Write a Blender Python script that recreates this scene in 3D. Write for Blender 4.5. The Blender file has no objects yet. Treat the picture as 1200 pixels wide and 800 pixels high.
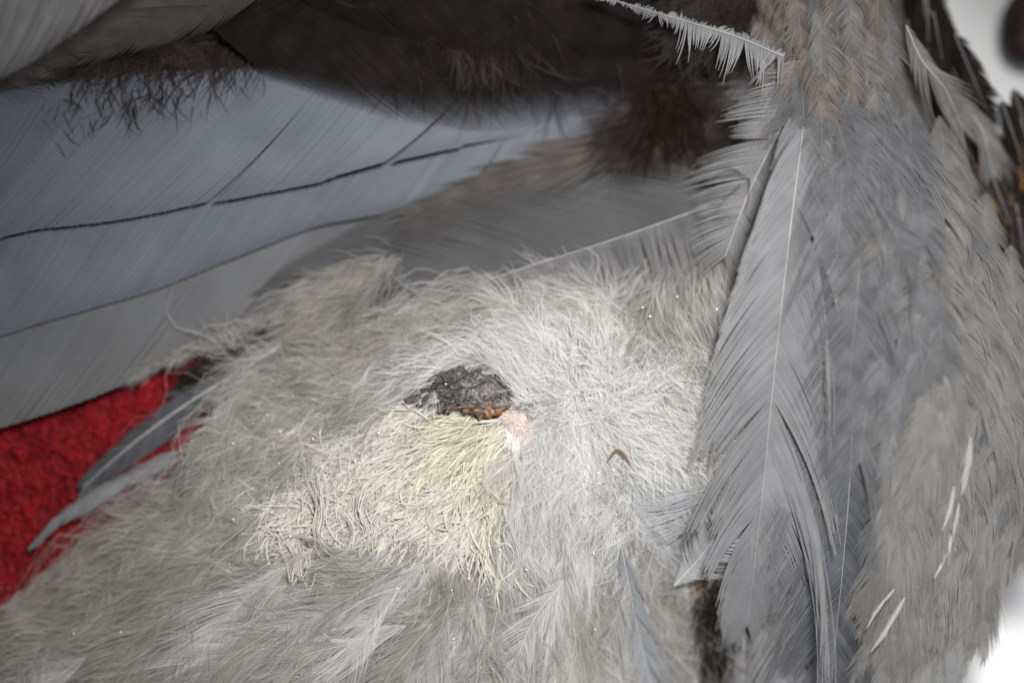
import bpy, math
import numpy as np
from mathutils import Vector

# ------------------------------------------------------------------ camera, world, lamps, exposure
sc = bpy.context.scene
S = 0.000125            # metres per unit: everything is laid out in units of 1/8 mm
D = 2400.0              # camera height over the z = 0 level, same units (0.30 m)
cam_d = bpy.data.cameras.new('camera')
cam = bpy.data.objects.new('camera', cam_d)
sc.collection.objects.link(cam)
cam.location = (0, 0, D * S)
cam_d.sensor_width = 36.0
cam_d.lens = 36.0 * D / 1200.0
cam_d.clip_start = 0.005
cam_d.clip_end = 20
cam_d.dof.use_dof = True
cam_d.dof.focus_distance = (D - 13) * S
cam_d.dof.aperture_fstop = cam_d.lens / 23.0
sc.camera = cam

world = bpy.data.worlds.new('World'); sc.world = world
world.use_nodes = True
world.node_tree.nodes['Background'].inputs['Color'].default_value = (0.80, 0.90, 1.0, 1)
world.node_tree.nodes['Background'].inputs['Strength'].default_value = 0.06

def lamp(name, loc, target, size, power, col):
    d = bpy.data.lights.new(name, 'AREA'); d.shape = 'DISK'; d.size = size; d.energy = power; d.color = col
    o = bpy.data.objects.new(name, d); sc.collection.objects.link(o)
    o.location = loc
    o.rotation_euler = (Vector(target) - Vector(loc)).to_track_quat('-Z', 'Y').to_euler()
    return o
def spot(name, loc, target, cone, blend, radius, power, col):
    d = bpy.data.lights.new(name, 'SPOT'); d.spot_size = math.radians(cone); d.spot_blend = blend; d.shadow_soft_size = radius; d.energy = power; d.color = col
    o = bpy.data.objects.new(name, d); sc.collection.objects.link(o)
    o.location = loc
    o.rotation_euler = (Vector(target) - Vector(loc)).to_track_quat('-Z', 'Y').to_euler()
    return o
spot('key_lamp', (0.050, 0.072, 0.235), (0.009, -0.026, 0.0), 58, 1.0, 0.024, 5.1, (1.0, 0.99, 0.97))
lamp('low_fill_lamp', (0.135, -0.160, 0.075), (0.06, -0.06, -0.02), 0.10, 0.125, (0.97, 0.98, 1.0))  # added fill to brighten the tabletop at lower right; no window is known

sc.view_settings.view_transform = 'Standard'
sc.view_settings.look = 'None'
sc.view_settings.exposure = 0.0
sc.view_settings.gamma = 1.0
sc.cycles.use_denoising = True
sc.cycles.max_bounces = 8
sc.cycles.diffuse_bounces = 6
sc.cycles.transmission_bounces = 4
sc.cycles.transparent_max_bounces = 40

rng = np.random.default_rng(11)

# ------------------------------------------------------------------ layout helpers (x right, y down, z towards the viewer)
def to_world(P):
    P = np.asarray(P, float)
    k = (D - P[..., 2]) / D
    return np.stack([(P[..., 0] - 600) * S * k, (400 - P[..., 1]) * S * k, P[..., 2] * S], -1)

def norm(v): return v / np.maximum(np.linalg.norm(v, axis=-1, keepdims=True), 1e-9)

def spline(ctrl, n):
    c = np.asarray(ctrl, float)
    if len(c) == 2: c = np.array([c[0], (c[0] + c[1]) / 2, c[1]])
    p = np.vstack([2 * c[0] - c[1], c, 2 * c[-1] - c[-2]])
    out = []
    for i in range(1, len(p) - 2):
        t = np.linspace(0, 1, 40, endpoint=False)[:, None]
        a, b, d, e = p[i - 1], p[i], p[i + 1], p[i + 2]
        out.append(.5 * (2 * b + (d - a) * t + (2 * a - 5 * b + 4 * d - e) * t**2 + (3 * b - a - 3 * d + e) * t**3))
    q = np.vstack(out + [c[-1:]])
    s = np.r_[0, np.cumsum(np.linalg.norm(np.diff(q, axis=0), axis=1))]
    u = np.linspace(0, s[-1], n)
    return np.stack([np.interp(u, s, q[:, k]) for k in range(3)], -1), s[-1]

# height of the bird's body (units of 1/8 mm) from scattered heights
HC = np.array([
 (600,560,2),(450,600,0),(540,460,4),(700,470,10),(750,600,0),(600,700,0),(600,810,-12),(400,750,-5),(300,600,-15),
 (200,700,-25),(100,760,-35),(250,520,-38),(150,590,-62),(50,680,-72),(330,440,-55),(400,360,-58),(500,330,-45),
 (580,320,-50),(700,290,-54),(850,240,-72),(640,310,-50),(780,290,-52),(800,120,-200),(700,110,-130),(770,60,-180),(720,180,-80),(560,220,-70),(500,100,-70),(830,400,-4),(900,500,14),
 (900,250,2),(950,100,10),(1000,0,6),(1000,400,22),(1100,400,50),(1000,200,42),(1090,280,76),(1130,420,44),(1080,600,40),(1150,500,55),(1205,500,5),
 (1000,680,10),(1100,700,15),(1160,650,-70),(1000,790,-24),(846,790,-90),(834,720,-80),(1100,60,-110),(1140,230,-70),
 (1215,400,-60),(0,200,-40),(0,500,-48),(200,300,-45),(0,0,-30),(300,0,-45),(600,0,-60),(-100,800,-60),(-100,300,-50)], float)
def _phi(r): return r
_A = _phi(np.linalg.norm(HC[:, None, :2] - HC[None, :, :2], axis=-1)) + np.eye(len(HC)) * -6.0
_A = np.block([[_A, np.ones((len(HC), 1))], [np.ones((1, len(HC))), np.zeros((1, 1))]])
_w = np.linalg.solve(_A, np.r_[HC[:, 2], 0])
def H(x, y):
    x = np.asarray(x, float); y = np.asarray(y, float)
    r = np.sqrt((x[..., None] - HC[:, 0])**2 + (y[..., None] - HC[:, 1])**2)
    return _phi(r) @ _w[:-1] + _w[-1]

def inside(x, y, poly):
    x = np.asarray(x, float); y = np.asarray(y, float); c = np.zeros(x.shape, bool)
    n = len(poly)
    for i in range(n):
        x0, y0 = poly[i]; x1, y1 = poly[(i + 1) % n]
        if y0 == y1: continue
        c ^= ((y0 > y) != (y1 > y)) & (x < (x1 - x0) * (y - y0) / (y1 - y0) + x0)
    return c
def edge_dist(x, y, poly):
    d = np.full(np.shape(x), 1e9)
    n = len(poly)
    for i in range(n):
        a = np.array(poly[i], float); b = np.array(poly[(i + 1) % n], float)
        ab = b - a
        t = np.clip(((x - a[0]) * ab[0] + (y - a[1]) * ab[1]) / (ab @ ab), 0, 1)
        d = np.minimum(d, np.hypot(x - a[0] - t * ab[0], y - a[1] - t * ab[1]))
    return d

# ------------------------------------------------------------------ mesh building
ROOT = {}
def place(name, me, mat, parent, origin):
    """link a mesh whose vertices are in world space; its origin is moved to `origin` (world)"""
    o = bpy.data.objects.new(name, me)
    sc.collection.objects.link(o)
    me.materials.append(mat)
    if parent is not None:
        o.parent = parent
        o.location = Vector(origin) - ROOT[parent]
    else:
        o.location = origin
    ROOT[o] = Vector(origin)
    return o

class Batch:
    """collects ribbons and tubes, then makes ONE mesh"""
    def __init__(s): s.v = []; s.f = []; s.u = []; s.r = []; s.n = 0; s.ac = []
    def ribbons(s, P, width, side, rnd=None, tilt=None):
        n, m = P.shape[:2]
        if rnd is None: rnd = rng.random(n)
        off = side * (width * .5)[..., None]
        if tilt is not None: off = off + tilt
        V = np.stack([P - off, P + off], 2)
        idx = s.n + np.arange(n * m * 2).reshape(n, m, 2)
        F = np.stack([idx[:, :-1, 0], idx[:, :-1, 1], idx[:, 1:, 1], idx[:, 1:, 0]], -1).reshape(-1, 4)
        s.v.append(V.reshape(-1, 3)); s.f.append(F)
        s.u.append(np.broadcast_to(np.linspace(0, 1, m)[None, :, None], (n, m, 2)).ravel())
        s.r.append(np.broadcast_to(np.asarray(rnd)[:, None, None], (n, m, 2)).ravel())
        s.ac.append((s.n, n * m)); s.n += n * m * 2
    def tubes(s, P, rad, k=5, rnd=None, flat=1.0):
        n, m = P.shape[:2]
        if rnd is None: rnd = rng.random(n)
        T = norm(np.gradient(P, axis=1))
        up = np.zeros_like(T); up[..., 2] = 1
        a = norm(np.cross(T, up) + 1e-6); b = np.cross(a, T)
        ang = np.linspace(0, 2 * np.pi, k, endpoint=False)
        V = P[:, :, None] + rad[:, :, None, None] * (a[:, :, None] * np.cos(ang)[None, None, :, None] + flat * b[:, :, None] * np.sin(ang)[None, None, :, None])
        idx = s.n + np.arange(n * m * k).reshape(n, m, k)
        nx = np.roll(idx, -1, 2)
        F = np.stack([idx[:, :-1], nx[:, :-1], nx[:, 1:], idx[:, 1:]], -1).reshape(-1, 4)
        s.v.append(V.reshape(-1, 3)); s.f.append(F)
        s.u.append(np.broadcast_to(np.linspace(0, 1, m)[None, :, None], (n, m, k)).ravel())
        s.r.append(np.broadcast_to(np.asarray(rnd)[:, None, None], (n, m, k)).ravel())
        s.n += n * m * k
    def grid(s, P):
        a, b = P.shape[:2]
        idx = s.n + np.arange(a * b).reshape(a, b)
        s.v.append(P.reshape(-1, 3))
        s.f.append(np.stack([idx[:-1, :-1], idx[:-1, 1:], idx[1:, 1:], idx[1:, :-1]], -1).reshape(-1, 4))
        s.u.append(np.zeros(a * b)); s.r.append(np.zeros(a * b)); s.n += a * b
    def mesh(s, name, origin_u=None, smooth=True):
        V = to_world(np.vstack(s.v)); F = np.vstack(s.f)
        org = to_world(np.asarray(origin_u, float)) if origin_u is not None else V.mean(0)
        V = V - org
        me = bpy.data.meshes.new(name)
        me.vertices.add(len(V)); me.vertices.foreach_set('co', V.astype(np.float32).ravel())
        me.loops.add(F.size); me.loops.foreach_set('vertex_index', F.astype(np.int32).ravel())
        me.polygons.add(len(F)); me.polygons.foreach_set('loop_start', np.arange(0, F.size, 4, dtype=np.int32))
        me.update(calc_edges=True)
        if smooth: me.polygons.foreach_set('use_smooth', np.ones(len(F), bool))
        for nm, arr in (('along', s.u), ('vary', s.r)):
            at = me.attributes.new(nm, 'FLOAT', 'POINT'); at.data.foreach_set('value', np.concatenate(arr).astype(np.float32))
        ac = np.zeros(len(V), np.float32)
        for st, c in s.ac: ac[st:st + 2 * c] = np.tile(np.array([-1, 1], np.float32), c)
        at = me.attributes.new('across', 'FLOAT', 'POINT'); at.data.foreach_set('value', ac)
        return me, org
    def build(s, name, mat, parent, origin_u=None, smooth=True):
        me, org = s.mesh(name, origin_u, smooth)
        return place(name, me, mat, parent, org)

# ------------------------------------------------------------------ materials
def srgb(*c): return tuple(((x / 255 + .055) / 1.055)**2.4 if x > 10 else x / 255 / 12.92 for x in c) + (1,)
class NT:
    def __init__(s, name):
        s.m = bpy.data.materials.new(name); s.m.use_nodes = True; s.t = s.m.node_tree; s.t.nodes.clear()
        s.out = s.t.nodes.new('ShaderNodeOutputMaterial')
    def n(s, ty, **k):
        x = s.t.nodes.new(ty)
        for a, b in k.items(): setattr(x, a, b)
        return x
    def l(s, a, b): s.t.links.new(a, b)
    def mix(s, fac, a, b, blend='MIX'):
        m = s.n('ShaderNodeMix', data_type='RGBA', blend_type=blend)
        for v, i in ((fac, 0), (a, 6), (b, 7)):
            if isinstance(v, (int, float, tuple)): m.inputs[i].default_value = v
            else: s.l(v, m.inputs[i])
        return m.outputs[2]
    def attr(s, nm): return s.n('ShaderNodeAttribute', attribute_name=nm).outputs['Fac']
    def noise(s, scale, detail=3.0, lo=.35, hi=.65, dist=0.0):
        tc = s.n('ShaderNodeTexCoord'); ns = s.n('ShaderNodeTexNoise')
        ns.inputs['Scale'].default_value = scale; ns.inputs['Detail'].default_value = detail; ns.inputs['Distortion'].default_value = dist
        s.l(tc.outputs['Object'], ns.inputs['Vector'])
        mr = s.n('ShaderNodeMapRange'); mr.inputs[1].default_value = lo; mr.inputs[2].default_value = hi
        s.l(ns.outputs[0], mr.inputs[0])
        return mr.outputs[0]
    def ramp(s, v, lo, hi, a=0., b=1.):
        mr = s.n('ShaderNodeMapRange'); mr.inputs[1].default_value = lo; mr.inputs[2].default_value = hi
        mr.inputs[3].default_value = a; mr.inputs[4].default_value = b
        s.l(v, mr.inputs[0]); return mr.outputs[0]

def fibre_mat(name, base, alt, tip=None, tip_from=.55, vary=.35, rough=.6, spec=.25, trans=.25, nscale=250, tip_amt=.8, sheen=0.0, fuzz=None):
    """feather or down: base / alt patches, own pale or dark tips, each barb a little different, light passing through"""
    q = NT(name)
    c = q.mix(q.noise(nscale), base, alt)
    if tip is not None: c = q.mix(q.ramp(q.attr('along'), tip_from, 1., 0., tip_amt), c, tip)
    b = q.ramp(q.attr('vary'), 0, 1, 1 - vary, 1 + vary * .6)
    hs = q.n('ShaderNodeHueSaturation'); q.l(c, hs.inputs['Color']); q.l(b, hs.inputs['Value'])
    c = hs.outputs[0]
    p = q.n('ShaderNodeBsdfPrincipled'); q.l(c, p.inputs['Base Color'])
    p.inputs['Roughness'].default_value = rough; p.inputs['Specular IOR Level'].default_value = spec
    p.inputs['Sheen Weight'].default_value = sheen
    t = q.n('ShaderNodeBsdfTranslucent'); q.l(c, t.inputs['Color'])
    mx = q.n('ShaderNodeMixShader'); mx.inputs[0].default_value = trans
    q.l(p.outputs[0], mx.inputs[1]); q.l(t.outputs[0], mx.inputs[2])
    last = mx.outputs[0]
    if fuzz:      # barbules too fine to build: the barb thins out towards its sides and its tip
        ab = q.n('ShaderNodeMath', operation='ABSOLUTE'); q.l(q.attr('across'), ab.inputs[0])
        e = q.ramp(ab.outputs[0], fuzz[1], 1., fuzz[0], 0.)
        tp = q.ramp(q.attr('along'), .5, 1., 1., .15)
        ml = q.n('ShaderNodeMath', operation='MULTIPLY'); q.l(e, ml.inputs[0]); q.l(tp, ml.inputs[1])
        tr = q.n('ShaderNodeBsdfTransparent'); m2 = q.n('ShaderNodeMixShader')
        q.l(ml.outputs[0], m2.inputs[0]); q.l(tr.outputs[0], m2.inputs[1]); q.l(last, m2.inputs[2]); last = m2.outputs[0]
    q.l(last, q.out.inputs[0])
    return q.m

G = lambda v, r=0., b=0.: (v + r, v, v + b, 1)
M = {}
M['grey'] = fibre_mat('grey_vane', (.30, .30, .31, 1), (.245, .245, .255, 1), (.33, .325, .315, 1), vary=.22)
M['greylight'] = fibre_mat('pale_grey_vane', (.26, .263, .275, 1), (.225, .228, .237, 1), (.275, .274, .275, 1), trans=.3, vary=.2)
M['wing'] = fibre_mat('blue_grey_vane', (.135, .147, .176, 1), (.112, .122, .147, 1), (.12, .127, .145, 1), vary=.2, trans=.12, nscale=120)
M['wing3'] = fibre_mat('ash_grey_vane', (.128, .131, .14, 1), (.106, .108, .115, 1), (.122, .12, .118, 1), vary=.14, trans=.12, nscale=120)
M['cornergrey'] = fibre_mat('pale_blurred_vane', (.46, .45, .455, 1), (.40, .39, .395, 1), None, vary=.1, trans=.2)
M['ashsoft'] = fibre_mat('soft_ash_vane', (.088, .088, .092, 1), (.068, .068, .071, 1), None, vary=.12, trans=.12, nscale=120, fuzz=(1., .3))
M['wingbrown'] = fibre_mat('brown_grey_vane_shaded', (.021, .016, .0155, 1), (.012, .010, .0098, 1), (.020, .015, .014, 1), vary=.25, spec=.04, rough=.85, fuzz=(1., .6))  # brown-grey coverts, with the shade of the top put into the colour
M['brown'] = fibre_mat('brown_grey_soft_vane', (.33, .315, .30, 1), (.26, .248, .235, 1), (.37, .345, .315, 1), vary=.2)
M['tan'] = fibre_mat('tan_vane', (.38, .345, .31, 1), (.30, .27, .24, 1), (.46, .38, .29, 1), vary=.2)
M['dark'] = fibre_mat('dark_vane_and_gap_shade', (.03, .025, .023, 1), (.016, .013, .013, 1), (.05, .036, .026, 1), spec=.04, rough=.8)  # dark feathers, and near-black colour standing in for shade in gaps
M['darkorange'] = fibre_mat('dark_vane_rust_tip', (.06, .05, .045, 1), (.035, .03, .03, 1), (.55, .30, .12, 1), tip_from=.6, spec=.05, rough=.8)
M['streak'] = fibre_mat('faded_brown_vane', (.13, .113, .102, 1), (.085, .076, .07, 1), (.13, .115, .105, 1), vary=.15, fuzz=(.8, .1))
M['slate'] = fibre_mat('slate_vane', (.15, .155, .17, 1), (.11, .115, .13, 1), (.22, .22, .23, 1))
M['white'] = fibre_mat('white_vane', (.78, .78, .80, 1), (.68, .68, .72, 1), (.8, .8, .8, 1), trans=.35)
M['down'] = fibre_mat('grey_white_down', (.80, .79, .77, 1), (.72, .71, .69, 1), (.82, .81, .79, 1), vary=.18, trans=.45, rough=.8, spec=.1)
M['downgrey'] = fibre_mat('grey_brown_down', (.52, .495, .465, 1), (.42, .395, .365, 1), (.56, .53, .50, 1), vary=.22, trans=.45, rough=.8, spec=.1)
M['downdark'] = fibre_mat('dark_brown_down', (.16, .13, .12, 1), (.09, .075, .07, 1), (.22, .18, .16, 1), vary=.4, trans=.3, rough=.8, spec=.1)
M['downsoft'] = fibre_mat('soft_white_down', (.84, .835, .825, 1), (.77, .765, .755, 1), None, vary=.12, trans=.5, rough=.9, spec=.02, fuzz=(.50, .0))
M['downsoftmid'] = fibre_mat('soft_beige_grey_down', (.63, .612, .588, 1), (.46, .446, .428, 1), None, vary=.32, trans=.5, rough=.9, spec=.02, fuzz=(.50, .0))
M['downmid'] = fibre_mat('beige_grey_down', (.70, .682, .66, 1), (.56, .545, .525, 1), None, vary=.3, trans=.45, rough=.8, spec=.1)
M['downsoftgrey'] = fibre_mat('soft_grey_down', (.54, .515, .485, 1), (.40, .38, .356, 1), None, vary=.3, trans=.5, rough=.9, spec=.02, fuzz=(.50, .0))
M['darksoft'] = fibre_mat('soft_brown_down_shaded', (.085, .068, .06, 1), (.040, .033, .031, 1), None, vary=.35, trans=.3, rough=.9, spec=.02, fuzz=(.5, .0))  # brown down, darkened further to imitate shade in the hollow
M['flanksoft'] = fibre_mat('soft_flank_vane', (.34, .328, .316, 1), (.24, .231, .222, 1), (.38, .35, .32, 1), vary=.15, trans=.35, rough=.8, spec=.08, fuzz=(.75, .1))
M['greysoft'] = fibre_mat('soft_grey_vane', (.245, .247, .258, 1), (.165, .167, .175, 1), None, vary=.18, trans=.3, rough=.8, spec=.08, nscale=330, fuzz=(.75, .1))
M['plumeblue'] = fibre_mat('blue_white_plume', (.47, .485, .51, 1), (.41, .42, .44, 1), None, vary=.15, trans=.4, rough=.7, spec=.1, fuzz=(.9, .2))
M['whitesoft'] = fibre_mat('soft_white_vane', (.74, .74, .74, 1), (.66, .66, .67, 1), None, vary=.1, trans=.35, rough=.7, spec=.1, fuzz=(.55, .0))
M['neckgrey'] = fibre_mat('neck_grey_vane', (.31, .303, .30, 1), (.20, .195, .192, 1), (.36, .35, .345, 1), vary=.3, fuzz=(.9, .3))
M['neckbrown'] = fibre_mat('neck_brown_vane', (.29, .25, .215, 1), (.19, .163, .143, 1), (.36, .28, .21, 1), vary=.3, fuzz=(.9, .3))
M['wax'] = fibre_mat('cream_powder_down', (.68, .66, .60, 1), (.58, .562, .51, 1), (.69, .675, .63, 1), vary=.10, trans=.3, rough=.7, spec=.1, nscale=160, fuzz=(1., .55))
M['waxyellow'] = fibre_mat('yellow_powder_down', (.68, .645, .49, 1), (.65, .622, .52, 1), (.67, .65, .57, 1), vary=.12, trans=.3, rough=.7, spec=.1, nscale=200, fuzz=(1., .55))
M['waxcurl'] = fibre_mat('curled_cream_down', (.80, .78, .70, 1), (.76, .74, .66, 1), None, vary=.1, trans=.4, rough=.7, spec=.1)
M['shaft'] = fibre_mat('horn_shaft', (.62, .60, .57, 1), (.55, .53, .50, 1), rough=.35, spec=.5, trans=.1, vary=.1)
M['shaftmid'] = fibre_mat('pale_grey_shaft', (.33, .328, .325, 1), (.28, .277, .275, 1), rough=.35, spec=.4, trans=.05, vary=.1)
M['shaftgrey'] = fibre_mat('grey_shaft', (.30, .29, .285, 1), (.25, .245, .24, 1), rough=.35, spec=.5, trans=.05, vary=.1)

def plain_mat(name, a, b, scale, rough=.8, bump=0., bscale=None, spec=.3):
    q = NT(name)
    c = q.mix(q.noise(scale, 6), a, b)
    p = q.n('ShaderNodeBsdfPrincipled'); q.l(c, p.inputs['Base Color']); p.inputs['Roughness'].default_value = rough
    p.inputs['Specular IOR Level'].default_value = spec
    if bump:
        bn = q.n('ShaderNodeBump'); bn.inputs['Strength'].default_value = bump; bn.inputs['Distance'].default_value = .0004
        q.l(q.noise(bscale or scale * 4, 6, 0, 1), bn.inputs['Height']); q.l(bn.outputs[0], p.inputs['Normal'])
    q.l(p.outputs[0], q.out.inputs[0])
    return q.m
M['skin'] = plain_mat('down_covered_skin', (.17, .16, .15, 1), (.12, .112, .105, 1), 300, bump=.6)
M['wingskin'] = plain_mat('wing_lining', (.10, .088, .082, 1), (.06, .052, .05, 1), 200, bump=.5)
M['towel'] = plain_mat('red_towelling', (.16, .006, .010, 1), (.07, .003, .005, 1), 260, bump=.8)
M['pile'] = fibre_mat('red_towel_pile', (.38, .012, .020, 1), (.17, .005, .010, 1), (.46, .025, .035, 1), vary=.6, trans=.2, nscale=330, rough=.7)
M['table'] = plain_mat('white_tabletop', (.86, .86, .865, 1), (.80, .80, .805, 1), 60, rough=.45, bump=.05, bscale=600)

# ------------------------------------------------------------------ the setting
TZ = -250.0
def setting():
    b = Batch()
    xs = np.linspace(-3800, 5000, 12); ys = np.linspace(-3800, 4600, 12)
    X, Y = np.meshgrid(xs, ys, indexing='ij')
    V = np.stack([(X - 600) * S, (400 - Y) * S, np.full_like(X, TZ * S)], -1)
    me = bpy.data.meshes.new('tabletop')
    n = 12
    idx = np.arange(n * n).reshape(n, n)
    F = np.stack([idx[:-1, :-1], idx[:-1, 1:], idx[1:, 1:], idx[1:, :-1]], -1).reshape(-1, 4)[:, ::-1]
    me.from_pydata(V.reshape(-1, 3).tolist(), [], F.tolist()); me.update()
    o = place('tabletop', me, M['table'], None, (0, 0, 0)); o['kind'] = 'structure'
setting()

bird = bpy.data.objects.new('bird', None); sc.collection.objects.link(bird)
bird.location = to_world((650, 500, TZ)); bird.empty_display_size = .02
ROOT[bird] = Vector(bird.location)
bird['label'] = 'grey bird lying on the red towel with parted down around a dark scab'
bird['category'] = 'bird'

# red towel: a thick folded pile cloth, its top just under the bird
def towel():
    b = Batch()
    xs = np.linspace(-420, 520, 48); ys = np.linspace(200, 900, 40)
    X, Y = np.meshgrid(xs, ys, indexing='ij')
    def TH(x, y): return -88 + 6 * np.sin(x / 90. + y / 140.) + 5 * np.sin(y / 70. - x / 200.) - .02 * (x - 100)
    top = np.stack([X, Y, TH(X, Y)], -1)
    e = np.minimum.reduce([X - X.min(), X.max() - X, Y - Y.min(), Y.max() - Y])
    top[..., 2] = np.where(e < 30, top[..., 2] - (30 - e)**2 / 900. * 60, top[..., 2])
    b.grid(top[:, ::-1])
    bot = top.copy(); bot[..., 2] = TZ + 2
    b.grid(bot)
    for ring in (0, -1):
        b.grid(np.stack([top[ring], bot[ring]], 0)); b.grid(np.stack([top[:, ring], bot[:, ring]], 0))
    t = b.build('red_towel', M['towel'], None, (50, 550, TZ))
    t['label'] = 'red towel with short rough pile showing between the wing and the belly'; t['category'] = 'towel'
    n = 26000
    x = rng.uniform(-60, 330, n); y = rng.uniform(380, 800, n)
    # pile leans in clumps
    gx = np.floor(x / 9 + rng.normal(0, .3, n)); gy = np.floor(y / 9 + rng.normal(0, .3, n))
    h = np.sin(gx * 12.9898 + gy * 78.233) * 43758.5453; h -= np.floor(h)
    a = -0.9 + (h - .5) * 2.4 + rng.normal(0, .35, n)
    L = rng.uniform(7, 15, n)
    m = 4; u = np.linspace(0, 1, m)
    P = np.zeros((n, m, 3))
    P[..., 0] = x[:, None] + np.cos(a)[:, None] * L[:, None] * u**1.4 * .8
    P[..., 1] = y[:, None] - np.sin(a)[:, None] * L[:, None] * u**1.4 * .8
    P[..., 2] = TH(x, y)[:, None] - 2 + (np.sin(u * 2.0))[None] * (L * .75)[:, None] + h[:, None] * 6 * u
    s = np.stack([-np.sin(a), -np.cos(a), rng.normal(0, .5, n)], -1); s = norm(s)[:, None].repeat(m, 1)
    w = rng.uniform(1.6, 3.2, n)[:, None] * (1 - .6 * u)[None]
    p = Batch(); p.ribbons(P, w, s, rnd=np.clip(h * .6 + rng.random(n) * .4, 0, 1))
    o = p.build('pile', M['pile'], t, (50, 550, -92)); o['kind'] = 'stuff'
towel()

# ------------------------------------------------------------------ the bird's body and wing under the plumage
BODY = [(-60, 730), (0, 700), (100, 612), (195, 512), (250, 462), (300, 415), (350, 385), (420, 340), (500, 280), (640, 200), (690, 60), (700, -80), (1062, -80),
        (1085, 40), (1130, 190), (1215, 330), (1250, 480), (1235, 600), (1150, 698), (1040, 780), (930, 930), (-60, 930)]
WING = [(-90, -90), (780, -90), (770, 140), (620, 250), (440, 330), (330, 372), (210, 420), (0, 496), (-90, 525)]
def under(name, poly, mat, drop, R, floor):
    step = 12
    xs = np.arange(-110, 1230, step); ys = np.arange(-110, 950, step)
    X, Y = np.meshgrid(xs, ys, indexing='ij')
    ins = inside(X, Y, poly); d = np.where(ins, edge_dist(X, Y, poly), -edge_dist(X, Y, poly))
    prof = np.sqrt(np.clip(1 - (1 - np.clip(d / R, 0, 1))**2, 0, 1))
    Z0 = H(X, Y) - drop
    Z = floor + (Z0 - floor) * prof + rng.normal(0, .8, X.shape)
    keep = d > -step
    Z = np.where(d < 0, floor, Z)
    idx = -np.ones(X.shape, int); idx[keep] = np.arange(keep.sum())
    q = keep[:-1, :-1] & keep[1:, :-1] & keep[1:, 1:] & keep[:-1, 1:]
    F = np.stack([idx[:-1, :-1][q], idx[:-1, 1:][q], idx[1:, 1:][q], idx[1:, :-1][q]], -1)
    V = np.stack([X[keep], Y[keep], Z[keep]], -1)
    nv = len(V)
    B = V.copy(); B[:, 2] = floor - 4
    # rim
    ed = {}
    for f in F:
        for a, c in zip(f, np.roll(f, -1)): ed[(a, c)] = 1
    rim = [(a, c) for (a, c) in ed if (c, a) not in ed]
    Fb = F[:, ::-1] + nv
    Fr = np.array([(c, a, a + nv, c + nv) for a, c in rim])
    b = Batch(); b.v = [V, B]; b.f = [F, Fb, Fr]; b.u = [np.zeros(2 * nv)]; b.r = [np.zeros(2 * nv)]
    return b.build(name, mat, bird, (650, 500, floor))
body = under('body', BODY, M['skin'], 9, 60, TZ + 6)
under('wing', WING, M['wingskin'], 44, 30, -110)

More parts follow.
